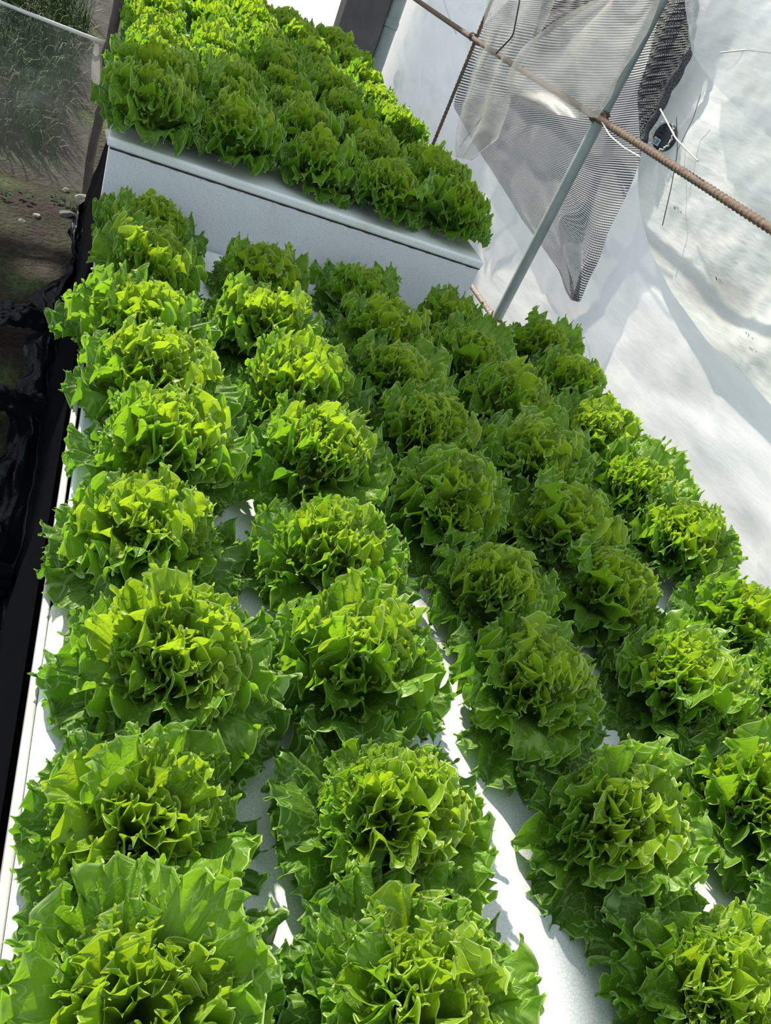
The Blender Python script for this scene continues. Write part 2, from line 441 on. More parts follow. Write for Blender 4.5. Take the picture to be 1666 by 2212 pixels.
xs = np.linspace(-0.02, 2.35, 100); zs = np.linspace(-0.02, 3.0, 80)
Xg, Zg = np.meshgrid(xs, zs, indexing='ij')
Yg = 7.0 + 0.015*noise2(Xg, Zg, 21, 3.0, 4)
w = link('wall_back', mesh_from('wall_back', np.stack([Xg, Yg, Zg], -1).reshape(-1, 3), grid_faces(100, 80)), MAT['film'])
tag(w, 'white plastic film end wall behind the raised bed', None, kind='structure')

# ---------------------------------------------------------------- cloths
def cloth(name, Lp, Rp, mat, x_fn=None, n=70, m=50, parent=None, shift=0.0):
    A = sm_path(Lp, n); B = sm_path(Rp, n)
    t = np.linspace(0, 1, m)[None, :, None]
    P = A[:, None, :]*(1-t) + B[:, None, :]*t
    if x_fn is not None:
        S, T = np.meshgrid(np.linspace(0, 1, n), np.linspace(0, 1, m), indexing='ij')
        P[..., 0] += x_fn(P[..., 1], P[..., 2], S, T)
    P[..., 0] += shift
    # uv in metres along the surface
    uu = np.concatenate([np.zeros((n, 1)), np.cumsum(np.linalg.norm(np.diff(P, axis=1), axis=2), axis=1)], 1)
    vv = np.concatenate([np.zeros((1, m)), np.cumsum(np.linalg.norm(np.diff(P, axis=0), axis=2), axis=0)], 0)
    vv = vv.mean(axis=1, keepdims=True)*np.ones((1, m)) * 0.6 + vv*0.4
    uv = np.stack([uu, vv], -1).reshape(-1, 2)
    return link(name, mesh_from(name, P.reshape(-1, 3), grid_faces(n, m), uv=uv), mat, parent)

NET_L = [(1.8, 4.534, 1.572), (1.8, 4.563, 1.44), (1.8, 4.79, 1.265), (1.8, 4.814, 1.04), (1.8, 4.775, 0.856), (1.8, 4.307, 0.793), (1.8, 3.885, 0.754), (1.8, 3.328, 0.702), (1.8, 2.981, 0.683), (1.8, 2.82, 0.681), (1.8, 2.739, 0.646), (1.8, 2.644, 0.641)]
NET_R = [(1.8, 3.016, 1.764), (1.8, 2.934, 1.687), (1.8, 2.83, 1.586), (1.8, 2.783, 1.458), (1.8, 2.801, 1.357), (1.8, 2.809, 1.289), (1.8, 2.715, 1.181), (1.8, 2.687, 1.049), (1.8, 2.688, 0.92), (1.8, 2.649, 0.821), (1.8, 2.64, 0.745), (1.8, 2.627, 0.65)]
HEM = [(1.79, 2.969, 1.737), (1.79, 2.845, 1.624), (1.79, 2.776, 1.548), (1.79, 2.77, 1.488), (1.79, 2.777, 1.408), (1.79, 2.757, 1.349), (1.79, 2.772, 1.287), (1.79, 2.75, 1.238)]
DK1_L = [(1.83, 4.326, 1.61), (1.83, 4.24, 1.5), (1.83, 4.177, 1.407), (1.83, 4.137, 1.33)]
DK1_R = [(1.83, 3.638, 1.697), (1.83, 3.644, 1.591), (1.83, 3.816, 1.489), (1.83, 4.107, 1.332)]
DK2_L = [(1.815, 3.19, 1.748), (1.815, 3.156, 1.659), (1.815, 3.055, 1.484), (1.815, 3.002, 1.362), (1.815, 2.814, 1.241)]
DK2_R = [(1.815, 3.041, 1.767), (1.815, 2.959, 1.689), (1.815, 2.815, 1.549), (1.815, 2.815, 1.408), (1.815, 2.787, 1.241)]
FA_L = [(1.7, 4.709, 1.512), (1.7, 4.616, 1.393), (1.7, 4.478, 1.216), (1.7, 4.428, 1.042), (1.7, 4.377, 0.862), (1.7, 4.315, 0.781), (1.7, 4.143, 0.709)]
FA_R = [(1.7, 3.874, 1.617), (1.7, 3.843, 1.511), (1.7, 3.843, 1.339), (1.7, 3.887, 1.188), (1.7, 3.807, 1.06), (1.7, 3.75, 0.923), (1.7, 3.958, 0.756)]
FB_L = [(1.69, 3.362, 1.646), (1.69, 3.402, 1.574), (1.69, 3.664, 1.435), (1.69, 3.874, 1.289), (1.69, 3.929, 1.164), (1.69, 3.793, 1.092), (1.69, 3.367, 1.132)]
FB_R = [(1.69, 3.0, 1.723), (1.69, 2.953, 1.643), (1.69, 2.921, 1.543), (1.69, 2.947, 1.445), (1.69, 2.961, 1.377), (1.69, 2.943, 1.315), (1.69, 2.965, 1.233)]
FC_L = [(1.7, 2.937, 1.763), (1.7, 2.816, 1.667), (1.7, 2.706, 1.601), (1.7, 2.606, 1.535), (1.7, 2.427, 1.49), (1.7, 2.23, 1.457), (1.7, 2.007, 1.428)]
FC_R = [(1.7, 2.06, 1.867), (1.7, 1.981, 1.794), (1.7, 1.905, 1.723), (1.7, 1.829, 1.653), (1.7, 1.755, 1.584), (1.7, 1.681, 1.516), (1.7, 1.591, 1.433)]
FD_L = [(1.86, 3.385, 1.773), (1.86, 3.016, 1.375), (1.86, 2.819, 1.167), (1.86, 2.746, 1.102), (1.86, 2.62, 1.022), (1.86, 2.466, 0.958), (1.86, 2.239, 0.901), (1.86, 1.945, 0.863), (1.86, 1.761, 0.869), (1.86, 1.552, 0.856)]
FD_R = [(1.86, 2.096, 1.925), (1.86, 1.871, 1.712), (1.86, 1.73, 1.579), (1.86, 1.638, 1.492), (1.86, 1.548, 1.407), (1.86, 1.459, 1.324), (1.86, 1.372, 1.242), (1.86, 1.287, 1.161), (1.86, 1.203, 1.082), (1.86, 1.081, 0.967)]

o = cloth('plastic_sheet', FD_L, FD_R, MAT['film2'], lambda y, z, s, t: 0.016*np.sin(z*9+y*5+1.2*np.sin(y*4))*np.minimum(1, t*4) + 0.012*noise2(y, z, 31, 14.0, 4)*np.minimum(1, t*6), n=110, m=80)
tag(o, 'wrinkled white plastic sheet overlapping the wall under the rusty rebar', 'plastic sheet')
o = cloth('plastic_sheet', FC_L, FC_R, MAT['film_clear'], lambda y, z, s, t: 0.03*np.sin(z*16-y*9)*t + 0.008*noise2(y, z, 32, 18.0, 4))
tag(o, 'bluish clear plastic film hanging at the top right corner', 'plastic sheet')
net = empty('shade_net', (1.80, 3.2, 0.64))
o = cloth('net_panel', NET_L, NET_R, MAT['net'], lambda y, z, s, t: 0.022*np.sin(t*17+s*3)*(0.3+s*0.5)+0.006*noise2(y, z, 33, 12, 3), n=90, m=90)
o.parent = net; o.matrix_parent_inverse = Matrix.Translation(-Vector((1.80, 3.2, 0.64)))
for Lp, Rp in ((DK1_L, DK1_R), (DK2_L, DK2_R)):
    o = cloth('doubled_panel', Lp, Rp, MAT['net_dark'], lambda y, z, s, t: 0.006*np.sin(t*9+s*4), n=40, m=30)
    tag(o, 'dark navy doubled netting')
    o.parent = net; o.matrix_parent_inverse = Matrix.Translation(-Vector((1.80, 3.2, 0.64)))
hp = sm_path(HEM, 60)

o = link('hem_cord', tube_mesh('hem_cord', hp, lambda i, th: 0.015+0.003*math.sin(i*0.8+th*2)+0.003*math.sin(i*0.21), 10), MAT['cord'], net)
o.matrix_parent_inverse = Matrix.Translation(-Vector((1.80, 3.2, 0.64)))
tag(net, 'grey knitted shade net draped behind the pipe post, ending in a point', 'net')
o = cloth('mesh_flap', FA_L, FA_R, MAT['flap'], lambda y, z, s, t: 0.02*np.sin(t*14+s*2)+0.004*noise2(y, z, 34, 20, 3))
tag(o, 'narrow pale insect mesh strip hanging over the left end of the shade net', 'mesh')
o = cloth('mesh_flap', FB_L, FB_R, MAT['flap'], lambda y, z, s, t: 0.02*np.sin(t*11-s*5)*np.minimum(1, (1-t)*3)+0.004*noise2(y, z, 35, 20, 3))
tag(o, 'broad pale insect mesh flap pulled up to the pipe post', 'mesh')

# ---------------------------------------------------------------- posts and bars
def pipe(name, x, y, z0, z1, r, lean=0.0):
    pts = [(x, y+lean*k/20, z0+(z1-z0)*k/20) for k in range(21)]
    return tube_mesh(name, pts, r, 24)
t = empty('pipe_post', (1.75, 3.045, 0.29))
o = link('pipe', pipe('pipe', 0, 0, -0.28, 2.6, 0.0235), MAT['pipe'], t)
def collar(r, h, bumps, seed):
    rs = np.random.RandomState(seed)
    ph = rs.rand(8)*6
    return lambda i, th: r*(1+0.16*math.sin(i*1.3+th*3+ph[0])+0.12*math.sin(i*2.1-th*5+ph[1]))
o = link('weld', tube_mesh('weld', [(0, 0, 0.925+0.006*k) for k in range(9)], collar(0.027, 1, 3, 1), 16), MAT['rust'], t)
o = link('weld', tube_mesh('weld', [(0, 0, 0.005+0.006*k) for k in range(8)], collar(0.028, 1, 3, 2), 16), MAT['rust'], t)
tag(t, 'grey green pipe post crossed by rusty rebar, in front of the shade net', 'post')
t = empty('pipe_post', (1.77, 6.5, 0.0))
link('pipe', pipe('pipe', 0, 0, 0, 3.0, 0.055), MAT['pipe'], t)
link('clamp', tube_mesh('clamp', [(0, 0, 0.95+0.01*k) for k in range(6)], 0.060, 20), MAT['pipe'], t)
tag(t, 'thick pale green pipe post standing beside the dark concrete post', 'post')
t = empty('concrete_post', (1.565, 6.55, 0.0))
bm = bmesh.new(); box_bm(bm, -0.165, 0.145, -0.10, 0.10, 0, 3.0, bev=0.012, seg=2)
link('shaft', bm_mesh('shaft', bm), MAT['concrete'], t)
bm = bmesh.new(); box_bm(bm, -0.20, 0.18, -0.13, 0.13, 0, 0.08, bev=0.012, seg=2)
link('footing', bm_mesh('footing', bm), MAT['concrete'], t)
tag(t, 'dark stained concrete post in the far right corner', 'post')

def rebar_mesh(name, p0, p1, r, pitch=0.022, ribs=True):
    p0, p1 = Vector(p0), Vector(p1)
    L_ = (p1-p0).length
    n = int(L_/pitch*4)
    pts = []
    for i in range(n+1):
        f = i/n
        q = p0.lerp(p1, f); pts.append(q + Vector((0, 0, 0.006*math.sin(f*7))))
    return tube_mesh(name, pts, lambda i, th: r*(1.0 + (0.26 if (i % 4) in (0, 1) else 0.0)*(0.6+0.4*math.cos(th*2))), 10)
o = link('rebar', rebar_mesh('rebar', (1.728, 0.5, 1.248), (1.728, 6.5, 1.200), 0.0115), MAT['rust'])
tag(o, 'long rusty ribbed rebar running level across the upper pipe post', 'rebar')
o = link('rebar', rebar_mesh('rebar', (1.75, 1.0, 0.322), (1.75, 6.4, 0.310), 0.011), MAT['pale_rust'])
tag(o, 'pale dusty rebar at the foot of the pipe post beside the bed', 'rebar')
o = link('rebar', rebar_mesh('rebar', (1.75, 4.67, 0.28), (1.75, 4.665, 2.4), 0.009), MAT['rust'])
tag(o, 'thin dark upright rebar between the shade net and the raised bed', 'rebar')
# rusty tie wires round the rebar
for k, (y_, z_) in enumerate(((4.67, 1.214), (3.045, 0.322), (3.045, 1.228))):
    pts = [(1.728 + (0.022 if k == 1 else 0) + 0.019*math.cos(a*0.9), y_-0.012+0.0016*a, z_+0.019*math.sin(a*0.9)) for a in range(22)]
    o = link('tie_wire', tube_mesh('tie_wire', pts, 0.0035, 6), MAT['rust'])
    tag(o, ('rusty wire tie where the thin upright rebar meets the upper rebar', 'rusty wire tie at the foot of the pipe post',
            'rusty wire tie where the upper rebar crosses the pipe post')[k], 'wire')

# far-left stick with twig
SX, SY = -0.05, 3.90
pts = sm_path([(SX+0.005, SY, -0.02), (SX-0.005, SY, 0.2), (SX+0.012, SY, 0.45), (SX, SY, 0.62), (SX+0.01, SY, 0.85), (SX+0.005, SY, 1.1), (SX+0.02, SY, 1.7)], 60)
t = empty('stick_post', (SX, SY, 0))
off = np.array([SX, SY, 0])
link('stem', tube_mesh('stem', pts-off, lambda i, th: 0.020*(1+0.10*math.sin(i*0.9)*math.sin(th+i)+(0.28 if i in (14, 22, 23, 31) else 0)), 12), MAT['wood'], t)
link('twig', tube_mesh('twig', [(0.01, 0, 0.40), (0.035, -0.01, 0.425), (0.06, -0.015, 0.435), (0.085, -0.02, 0.45)], lambda i, th: 0.008-0.0015*i, 8), MAT['wood'], t)
link('twig', tube_mesh('twig', [(0.0, 0, 0.62), (0.03, -0.01, 0.65), (0.045, -0.012, 0.67)], lambda i, th: 0.008-0.002*i, 8), MAT['wood'], t)
tag(t, 'knobbly bare stick post at the left corner of the raised bed', 'post')

# dusty clear film screen left of the stick
def screen(name, Lp, Rp, mat, seed, amp=0.02):
    A = sm_path(Lp, 60, 1); B = sm_path(Rp, 60, 1)
    tt = np.linspace(0, 1, 70)[None, :, None]
    P = A[:, None, :]*(1-tt)+B[:, None, :]*tt
    P[..., 1] += amp*np.sin(P[..., 0]*9+P[..., 2]*5) + 0.35*amp*noise2(P[..., 0], P[..., 2], seed, 22, 4)
    P[..., 2] += 0.012*np.sin(tt[..., 0]*3.14)*np.linspace(-1, 0, 60)[:, None]
    return link(name, mesh_from(name, P.reshape(-1, 3), grid_faces(60, 70)), mat)
o = screen('film_screen', [(-1.6, 3.98, 0.70), (-1.6, 3.96, 0.0)], [(-0.075, 3.93, 0.66), (-0.10, 3.93, 0.5), (-0.075, 3.94, 0.25), (-0.06, 3.95, -0.005)], MAT['film_left'], 41)
tag(o, 'dusty see-through plastic screen left of the stick post, grass behind it', 'plastic screen')
o = screen('film_screen', [(-0.36, 4.00, 1.10), (-0.30, 4.0, 0.95), (-0.20, 4.0, 0.80), (-0.13, 4.0, 0.70)], [(0.02, 3.99, 1.10), (-0.02, 4.0, 0.95), (-0.04, 4.0, 0.80), (-0.07, 4.0, 0.68)], MAT['film_left'], 42)
tag(o, 'smaller torn plastic flap above the screen beside the stick post', 'plastic screen')
pts = [(-1.6+1.53*k/30, 3.955-0.02*k/30, 0.70-0.04*k/30-0.03*math.sin(k/30*3.14)*0.4) for k in range(31)]
o = link('top_string', tube_mesh('top_string', pts, 0.008, 8), MAT['white_thread'])
tag(o, 'pale rope hem along the top of the dusty plastic screen', 'rope')
# white torn strips hanging at the stick
for k, (x0, z0, x1, z1) in enumerate(((-0.10, 0.66, -0.07, 0.42), (0.0, 0.40, 0.01, 0.27))):
    V = []; n_ = 14
    for i in range(n_):
        f = i/(n_-1)
        wd = 0.008*(1-f)**0.5+0.012*math.sin(f*3.14)
        V += [(x0+(x1-x0)*f-wd, 3.88-0.01*math.sin(f*6), z0+(z1-z0)*f), (x0+(x1-x0)*f, 3.865, z0+(z1-z0)*f), (x0+(x1-x0)*f+wd, 3.88, z0+(z1-z0)*f)]
    o = link('torn_strip', mesh_from('torn_strip', V, grid_faces(n_, 3)), MAT['flap'])
    tag(o, ('white torn plastic strip tied under the rope beside the stick', 'white torn plastic scrap right of the stick, by the raised bed')[k], 'plastic strip')

# ---------------------------------------------------------------- grass outside
rs = np.random.RandomState(8)
V = []; F = []
for k in range(9000):
    x = rs.uniform(-2.6, -0.22); y = 4.20 + rs.rand()**1.3*2.5
    if y < 5.0 and rs.rand() < (4.8-y)*1.1 + 0.3*math.sin(x*5+1): continue
    z = max(0, y-4.3)*0.10
    h = rs.uniform(0.08, 0.30); a = rs.rand()*6.28; w_ = rs.uniform(0.002, 0.005); ln = rs.uniform(0.02, 0.16)
    dx, dy = math.cos(a), math.sin(a)
    b = len(V)
    for i, f in enumerate((0, 0.45, 0.8)):
        ww = w_*(1-f*0.5)
        cx, cy, cz = x+dx*ln*f*f, y+dy*ln*f*f, z+h*f
        V += [(cx-dy*ww, cy+dx*ww, cz), (cx+dy*ww, cy-dx*ww, cz)]
    V.append((x+dx*ln*1.2, y+dy*ln*1.2, z+h*(0.95-ln)))
    F += [(b, b+1, b+3, b+2), (b+2, b+3, b+5, b+4), (b+4, b+5, b+6)]
o = link('grass', mesh_from('grass', V, F), MAT['grass'])
tag(o, 'long green grass growing outside behind the dusty plastic screen', 'grass', kind='stuff')

# ---------------------------------------------------------------- near bed
t = empty('growing_bed', (0.03, 0.0, 0.0))
def part(name, me, mat, parent):
    o = link(name, me, mat, parent)
    o.matrix_parent_inverse = Matrix.Translation(-parent.location)
    return o
part('trough', box_mesh('trough', 0.040, 1.710, -0.7, 2.545, 0.0, 0.405, bev=0.01), MAT['black_film'], t)
part('rim', box_mesh('rim', 0.022, 0.034, -0.7, 2.555, 0.33, 0.447, bev=0.003), MAT['foam_rim'], t)
for k, (y0, y1, x0) in enumerate(((-0.66, 0.921, 0.0345), (0.925, 1.735, 0.040), (1.738, 2.553, 0.0345))):
    me = box_mesh('foam_board', x0, 1.72, y0, y1, 0.406, BED, bev=0.008, seg=3)
    part('foam_board', me, MAT['foam'], t)
tag(t, 'near growing bed of white polystyrene boards over a black trough', 'bed')

# ---------------------------------------------------------------- raised far bed
t2 = empty('raised_bed', (0.01, 2.56, 0.0))
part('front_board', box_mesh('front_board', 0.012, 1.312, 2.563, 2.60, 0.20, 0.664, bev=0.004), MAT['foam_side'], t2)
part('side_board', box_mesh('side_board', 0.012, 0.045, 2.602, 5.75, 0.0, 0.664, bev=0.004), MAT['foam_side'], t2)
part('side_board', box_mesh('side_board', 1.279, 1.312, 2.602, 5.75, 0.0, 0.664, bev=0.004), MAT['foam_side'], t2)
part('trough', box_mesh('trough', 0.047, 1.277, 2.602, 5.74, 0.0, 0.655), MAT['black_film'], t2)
for (y0, y1) in ((2.556, 3.60), (3.603, 4.66), (4.663, 5.76)):
    part('lid_board', box_mesh('lid_board', 0.002, 1.316, y0, y1, 0.669, BED2, bev=0.010, seg=4), MAT['foam'], t2)
pts = [(0.012+1.30*k/60, 2.5635, 0.6665+0.0008*math.sin(k*1.7)) for k in range(61)]
part('joint', tube_mesh('joint', pts, lambda i, th: 0.0022+0.0009*math.sin(i*2.3), 6), MAT['gap'], t2)
V = []; F = []
rs = np.random.RandomState(3)
for k in range(46):     # frayed threads caught in the joint
    x = 0.03+1.26*rs.rand(); b = len(V); l_ = rs.uniform(0.003, 0.014); d = rs.uniform(-1, 1)*0.006
    V += [(x, 2.561, 0.667), (x+0.0014, 2.561, 0.667), (x+d, 2.555, 0.667-l_*rs.choice([1, -0.4]))]
    F.append((b, b+1, b+2))
o = part('frayed_threads', mesh_from('frayed_threads', V, F, False), MAT['gap'], t2)
o['kind'] = 'stuff'
tag(t2, 'raised white polystyrene bed behind the near bed, lid joint dark', 'bed')
# dirty crumbs along the foot of the raised bed
rs = np.random.RandomState(9)
for k, (x, y, s) in enumerate(((0.66, 2.53, 0.022), (0.72, 2.535, 0.018), (0.48, 2.40, 0.024), (1.165, 2.535, 0.016))):
    bm = bmesh.new(); bmesh.ops.create_icosphere(bm, subdivisions=2, radius=s)
    for v in bm.verts: v.co *= 1+0.25*rs.randn()*0.5; v.co.z = v.co.z*0.5
    o = link('foam_crumb', bm_mesh('foam_crumb', bm, True), MAT['dry'], None, (x, y, BED+s*0.42))
    tag(o, ('larger dirty foam crumb at the foot of the raised bed, behind the second row', 'smaller dirty foam crumb at the foot of the raised bed, middle',
            'dirty foam crumb between the two left lettuce rows, far end', 'dirty foam crumb at the foot of the raised bed, right part')[k], 'crumb')

# ---------------------------------------------------------------- black plastic sheeting by the bed
n, m = 230, 70
yy = np.linspace(-0.7, 3.75, n); ss = np.linspace(0, 1, m)
Yg, Sg = np.meshgrid(yy, ss, indexing='ij')
reach = np.interp(yy, [-0.7, 1.2, 1.9, 2.4, 3.0, 3.75], [0.16, 0.17, 0.12, 0.07, 0.075, 0.03]) + 0.03*vnoise(yy*3.1, 4) + 0.015*vnoise(yy*9, 5)
reach = np.clip(reach, 0.02, 0.4)[:, None]
drop = np.clip(Sg/0.55, 0, 1)
ex = np.clip((Sg-0.5)/0.5, 0, 1)
Xg = 0.012 - 0.035*drop - reach*ex**1.1
Zg = 0.40 - 0.375*drop**1.0 + 0.0*ex
fold = 0.016*noise2(Yg, Sg*0.5, 51, 6, 3) + 0.006*noise2(Yg*0.6+Sg*0.5, Yg-Sg*0.5, 52, 14, 3)
crease = 0.012*np.abs(np.sin(Yg*9+Sg*4+2*np.sin(Yg*3)))
Xg = Xg - np.abs(fold+crease)*np.clip(Sg*3, 0, 1)*(1-0.5*ex)
Zg = Zg + (np.abs(fold)*1.6+crease*1.4)*np.clip(ex*3, 0, 1) + 0.014*np.clip(ex*2, 0, 1)
P = np.stack([Xg, Yg+0.02*noise2(Sg, Yg, 53, 7, 2), np.maximum(Zg, 0.02)], -1)
o = link('black_sheet', mesh_from('black_sheet', P.reshape(-1, 3), grid_faces(n, m)), MAT['black_film'])
tag(o, 'crumpled black plastic sheeting hanging down the left side of the bed', 'plastic sheet')
# loose tails of black plastic on the soil
for k, (y0, xl, wd) in enumerate(((2.02, -0.42, 0.10), (1.34, -0.36, 0.12), (2.52, -0.30, 0.09))):
    n, m = 60, 26
    S, T = np.meshgrid(np.linspace(0, 1, n), np.linspace(-1, 1, m), indexing='ij')
    Xq = -0.04 + (xl+0.04)*S
    Yq = y0 + T*wd*(0.35+0.65*S) - 0.06*S
    Zq = 0.06 + 0.05*np.sin(S*3.14)*(1-S*0.3) + 0.018*np.abs(noise2(S*2, T*1.2, 60+k, 6, 4)) + 0.03*np.cos(T*4+S*3)*(1-S) + 0.01*np.sin(T*15+S*4)
    o = link('black_film_tail', mesh_from('black_film_tail', np.stack([Xq, Yq, Zq-0.028*S], -1).reshape(-1, 3), grid_faces(n, m)), MAT['black_film'])
    tag(o, ('glossy black plastic tail on the soil left of the yellow-green lettuces', 'nearest shiny black plastic tail on the soil left of the bed',
            'farther black plastic tail on the soil below the moss patch')[k], 'plastic sheet')

# stones and weeds at the far left
def rock(seed, s, sq=(1, 1, 0.6)):
    rs = np.random.RandomState(seed)
    bm = bmesh.new(); bmesh.ops.create_icosphere(bm, subdivisions=3, radius=1)
    A = rs.randn(6, 3)
    for v in bm.verts:
        d = 1
        for a in A:
            a_ = Vector(a).normalized(); q = v.co.dot(a_)
            if q > 0.62: v.co -= a_*(q-0.62)
        v.co *= 1+0.05*math.sin(v.co.x*7+seed)*math.sin(v.co.y*6)
    for v in bm.verts: v.co = Vector((v.co.x*sq[0]*s, v.co.y*sq[1]*s, v.co.z*sq[2]*s))
    return bm_mesh('stone', bm)
ST = [(-0.105, 3.60, 0.034, 'stone', 'grey stone on the soil just left of the black plastic fold'),
      (-0.045, 3.76, 0.060, 'stone_pale', 'pale greenish flat stone leaning at the foot of the stick post'),
      (0.0-0.03, 3.62, 0.036, 'dry', 'white crumpled rubble lump beside the corner of the raised bed'),
      (-0.22, 3.52, 0.017, 'dry', 'small pale pebble in the middle of the mossy soil'),
      (-0.265, 3.42, 0.014, 'dry', 'smaller pale pebble lower left on the mossy soil'),
      (-0.135, 3.90, 0.018, 'dry', 'pale pebble at the bottom of the dusty plastic screen'),
      (-0.40, 3.74, 0.010, 'dry', 'tiny pale pebble at the left edge under the screen'),
      (-0.15, 3.68, 0.012, 'stone', 'tiny grey pebble among the weeds')]
for k, (x, y, s, mt, lb) in enumerate(ST):
    o = link('stone', rock(k+2, s), MAT[mt], None, (x, y, s*0.42))
    tag(o, lb, 'stone')
rs = np.random.RandomState(77)
for k, (x, y, c, lb) in enumerate(((-0.165, 3.72, 9, 'small round-leaved weed left of the grey stone'), (-0.075, 3.68, 8, 'small grey green weed between the two stones'),
                                (-0.27, 3.66, 8, 'small weed on the soil below the dusty screen'), (-0.37, 3.62, 10, 'weed clump at the left edge of the soil'),
                                (-0.24, 1.23, 8, 'small weed in the gap of the black plastic, lower left'), (-0.31, 1.75, 7, 'sparse weed on the soil at the middle left edge'))):
    t = empty('weed', (x, y, 0.01))
    for j in range(c):
        a = rs.rand()*6.28; d = rs.uniform(0.012, 0.04); s = rs.uniform(0.008, 0.015)
        V = [(0, 0, 0)]; cx, cy, cz = math.cos(a)*d, math.sin(a)*d, rs.uniform(0.008, 0.03)
        V = [(cx+math.cos(q)*s, cy+math.sin(q)*s*0.8, cz+0.004*math.sin(2*q)) for q in np.linspace(0, 6.28, 9)[:-1]] + [(cx, cy, cz-0.003), (0, 0, 0), (0.002, 0, 0)]
        F = [(i, (i+1) % 8, 8) for i in range(8)] + [(8, 9, 10)]
        link('leaf', mesh_from('leaf', V, F), MAT['weed'], t)
    tag(t, lb, 'weed')

# ---------------------------------------------------------------- round hole in the wall sheet, with the black crate behind
t = empty('crate', (1.835, 2.705, 1.285))
def disc(n=40, r=1.0, x=0.0, ry=1.0):
    return [(x, math.cos(a)*r*ry, math.sin(a)*r) for a in np.linspace(0, 2*math.pi, n+1)[:-1]]
def cyl_x(name, r, x0, x1, n=40, ry=1.0):
    V = disc(n, r, x0, ry)+disc(n, r, x1, ry)
    F = [(i, (i+1) % n, n+(i+1) % n, n+i) for i in range(n)] + [tuple(range(n)), tuple(range(n, 2*n))[::-1]]
    return mesh_from(name, V, F, False)
link('body', cyl_x('body', 0.046, -0.012, 0.006, ry=1.3), MAT['crate'], t)
for z_ in (-0.004, 0.012, 0.026):
    w_ = 1.2*math.sqrt(0.038**2-z_**2)
    link('rib', box_mesh('rib', -0.016, -0.012, -w_, w_, z_-0.0022, z_+0.0022), MAT['crate'], t)
lb_ = link('label', box_mesh('label', -0.0165, -0.0125, -0.004, 0.040, -0.036, -0.012, bev=0.001), MAT['label'], t)
tag(lb_, 'grey label with dark characters')
cu = bpy.data.curves.new('lettering', 'FONT'); cu.body = '1 5F'; cu.size = 0.021; cu.extrude = 0.0004; cu.align_x = 'CENTER'; cu.align_y = 'CENTER'
tmp = bpy.data.objects.new('tmp', cu); C.objects.link(tmp)
bpy.context.view_layer.update()
tme = bpy.data.meshes.new_from_object(tmp.evaluated_get(bpy.context.evaluated_depsgraph_get()))
bpy.data.objects.remove(tmp)
lt = link('lettering', tme, MAT['ink'], lb_)
lt.matrix_local = Matrix.Translation((-0.0172, 0.018, -0.024)) @ Matrix(((0, 0, -1, 0), (-1, 0, 0, 0), (0, 1, 0, 0), (0, 0, 0, 1)))
tag(t, 'black ribbed crate with a small label seen through the round hole', 'crate')
pts = []
rs = np.random.RandomState(4)
for i in range(90):
    a = i/89*6.5
    r_ = 0.049+0.0025*math.sin(i*1.9)+0.002*rs.randn()
    pts.append((1.817+0.003*math.sin(i*1.1), 2.705+math.cos(a)*r_*1.3, 1.285+math.sin(a)*r_))
o = link('frayed_edge', tube_mesh('frayed_edge', pts, 0.0025, 6), MAT['white_thread'])
tag(o, 'frayed white thread ring around the round hole in the plastic', 'thread')

# threads on the wall
TH = [([(1.80, 2.66, 1.36), (1.81, 2.56, 1.27), (1.80, 2.47, 1.17), (1.80, 2.40, 1.06)], 0.0017, 'dark_thread', 'dark loose thread curving down right of the round hole'),
      ([(1.80, 2.60, 1.45), (1.81, 2.58, 1.38), (1.80, 2.55, 1.27)], 0.0012, 'dark_thread', 'short thin thread hanging above the rebar, right of the hole'),
      ([(1.72, 2.98, 1.10+0.13), (1.715, 2.86, 1.205), (1.71, 2.72, 1.20), (1.715, 2.60, 1.205)], 0.0030, 'white_thread', 'pale string running just under the rusty rebar'),
      ([(1.67, 4.25, 1.60), (1.67, 4.10, 1.45), (1.675, 4.02, 1.32), (1.67, 4.12, 1.22)], 0.004, 'dark_thread', 'black string hanging over the pale mesh strip'),
      ([(1.70, 2.62, 1.36), (1.70, 2.45, 1.31), (1.70, 2.28, 1.29)], 0.0028, 'white_thread', 'white plastic straw pointing down right beside the hole'),
      ([(1.69, 2.20, 1.62), (1.69, 2.35, 1.60), (1.69, 2.46, 1.57)], 0.0025, 'white_thread', 'thin white string across the bluish film at top right'),
      ([(1.72, 4.05, 1.06), (1.72, 4.08, 0.95), (1.72, 4.16, 0.83), (1.72, 4.20, 0.75)], 0.0035, 'white_thread', 'white string hanging down the grey shade net'),
      ([(1.66, 3.25, 1.60), (1.67, 3.15, 1.62), (1.68, 2.98, 1.70)], 0.006, 'white_thread', 'twisted pale cord tied at the top of the pipe post'),
      ([(1.80, 5.6, 1.28), (1.80, 5.3, 1.20), (1.80, 5.15, 1.17)], 0.004, 'white_thread', 'white string stretched above the thin upright rebar')]
for pts, r_, mt, lb in TH:
    o = link('string', tube_mesh('string', sm_path(pts, 30), r_, 6), MAT[mt])
    tag(o, lb, 'string')

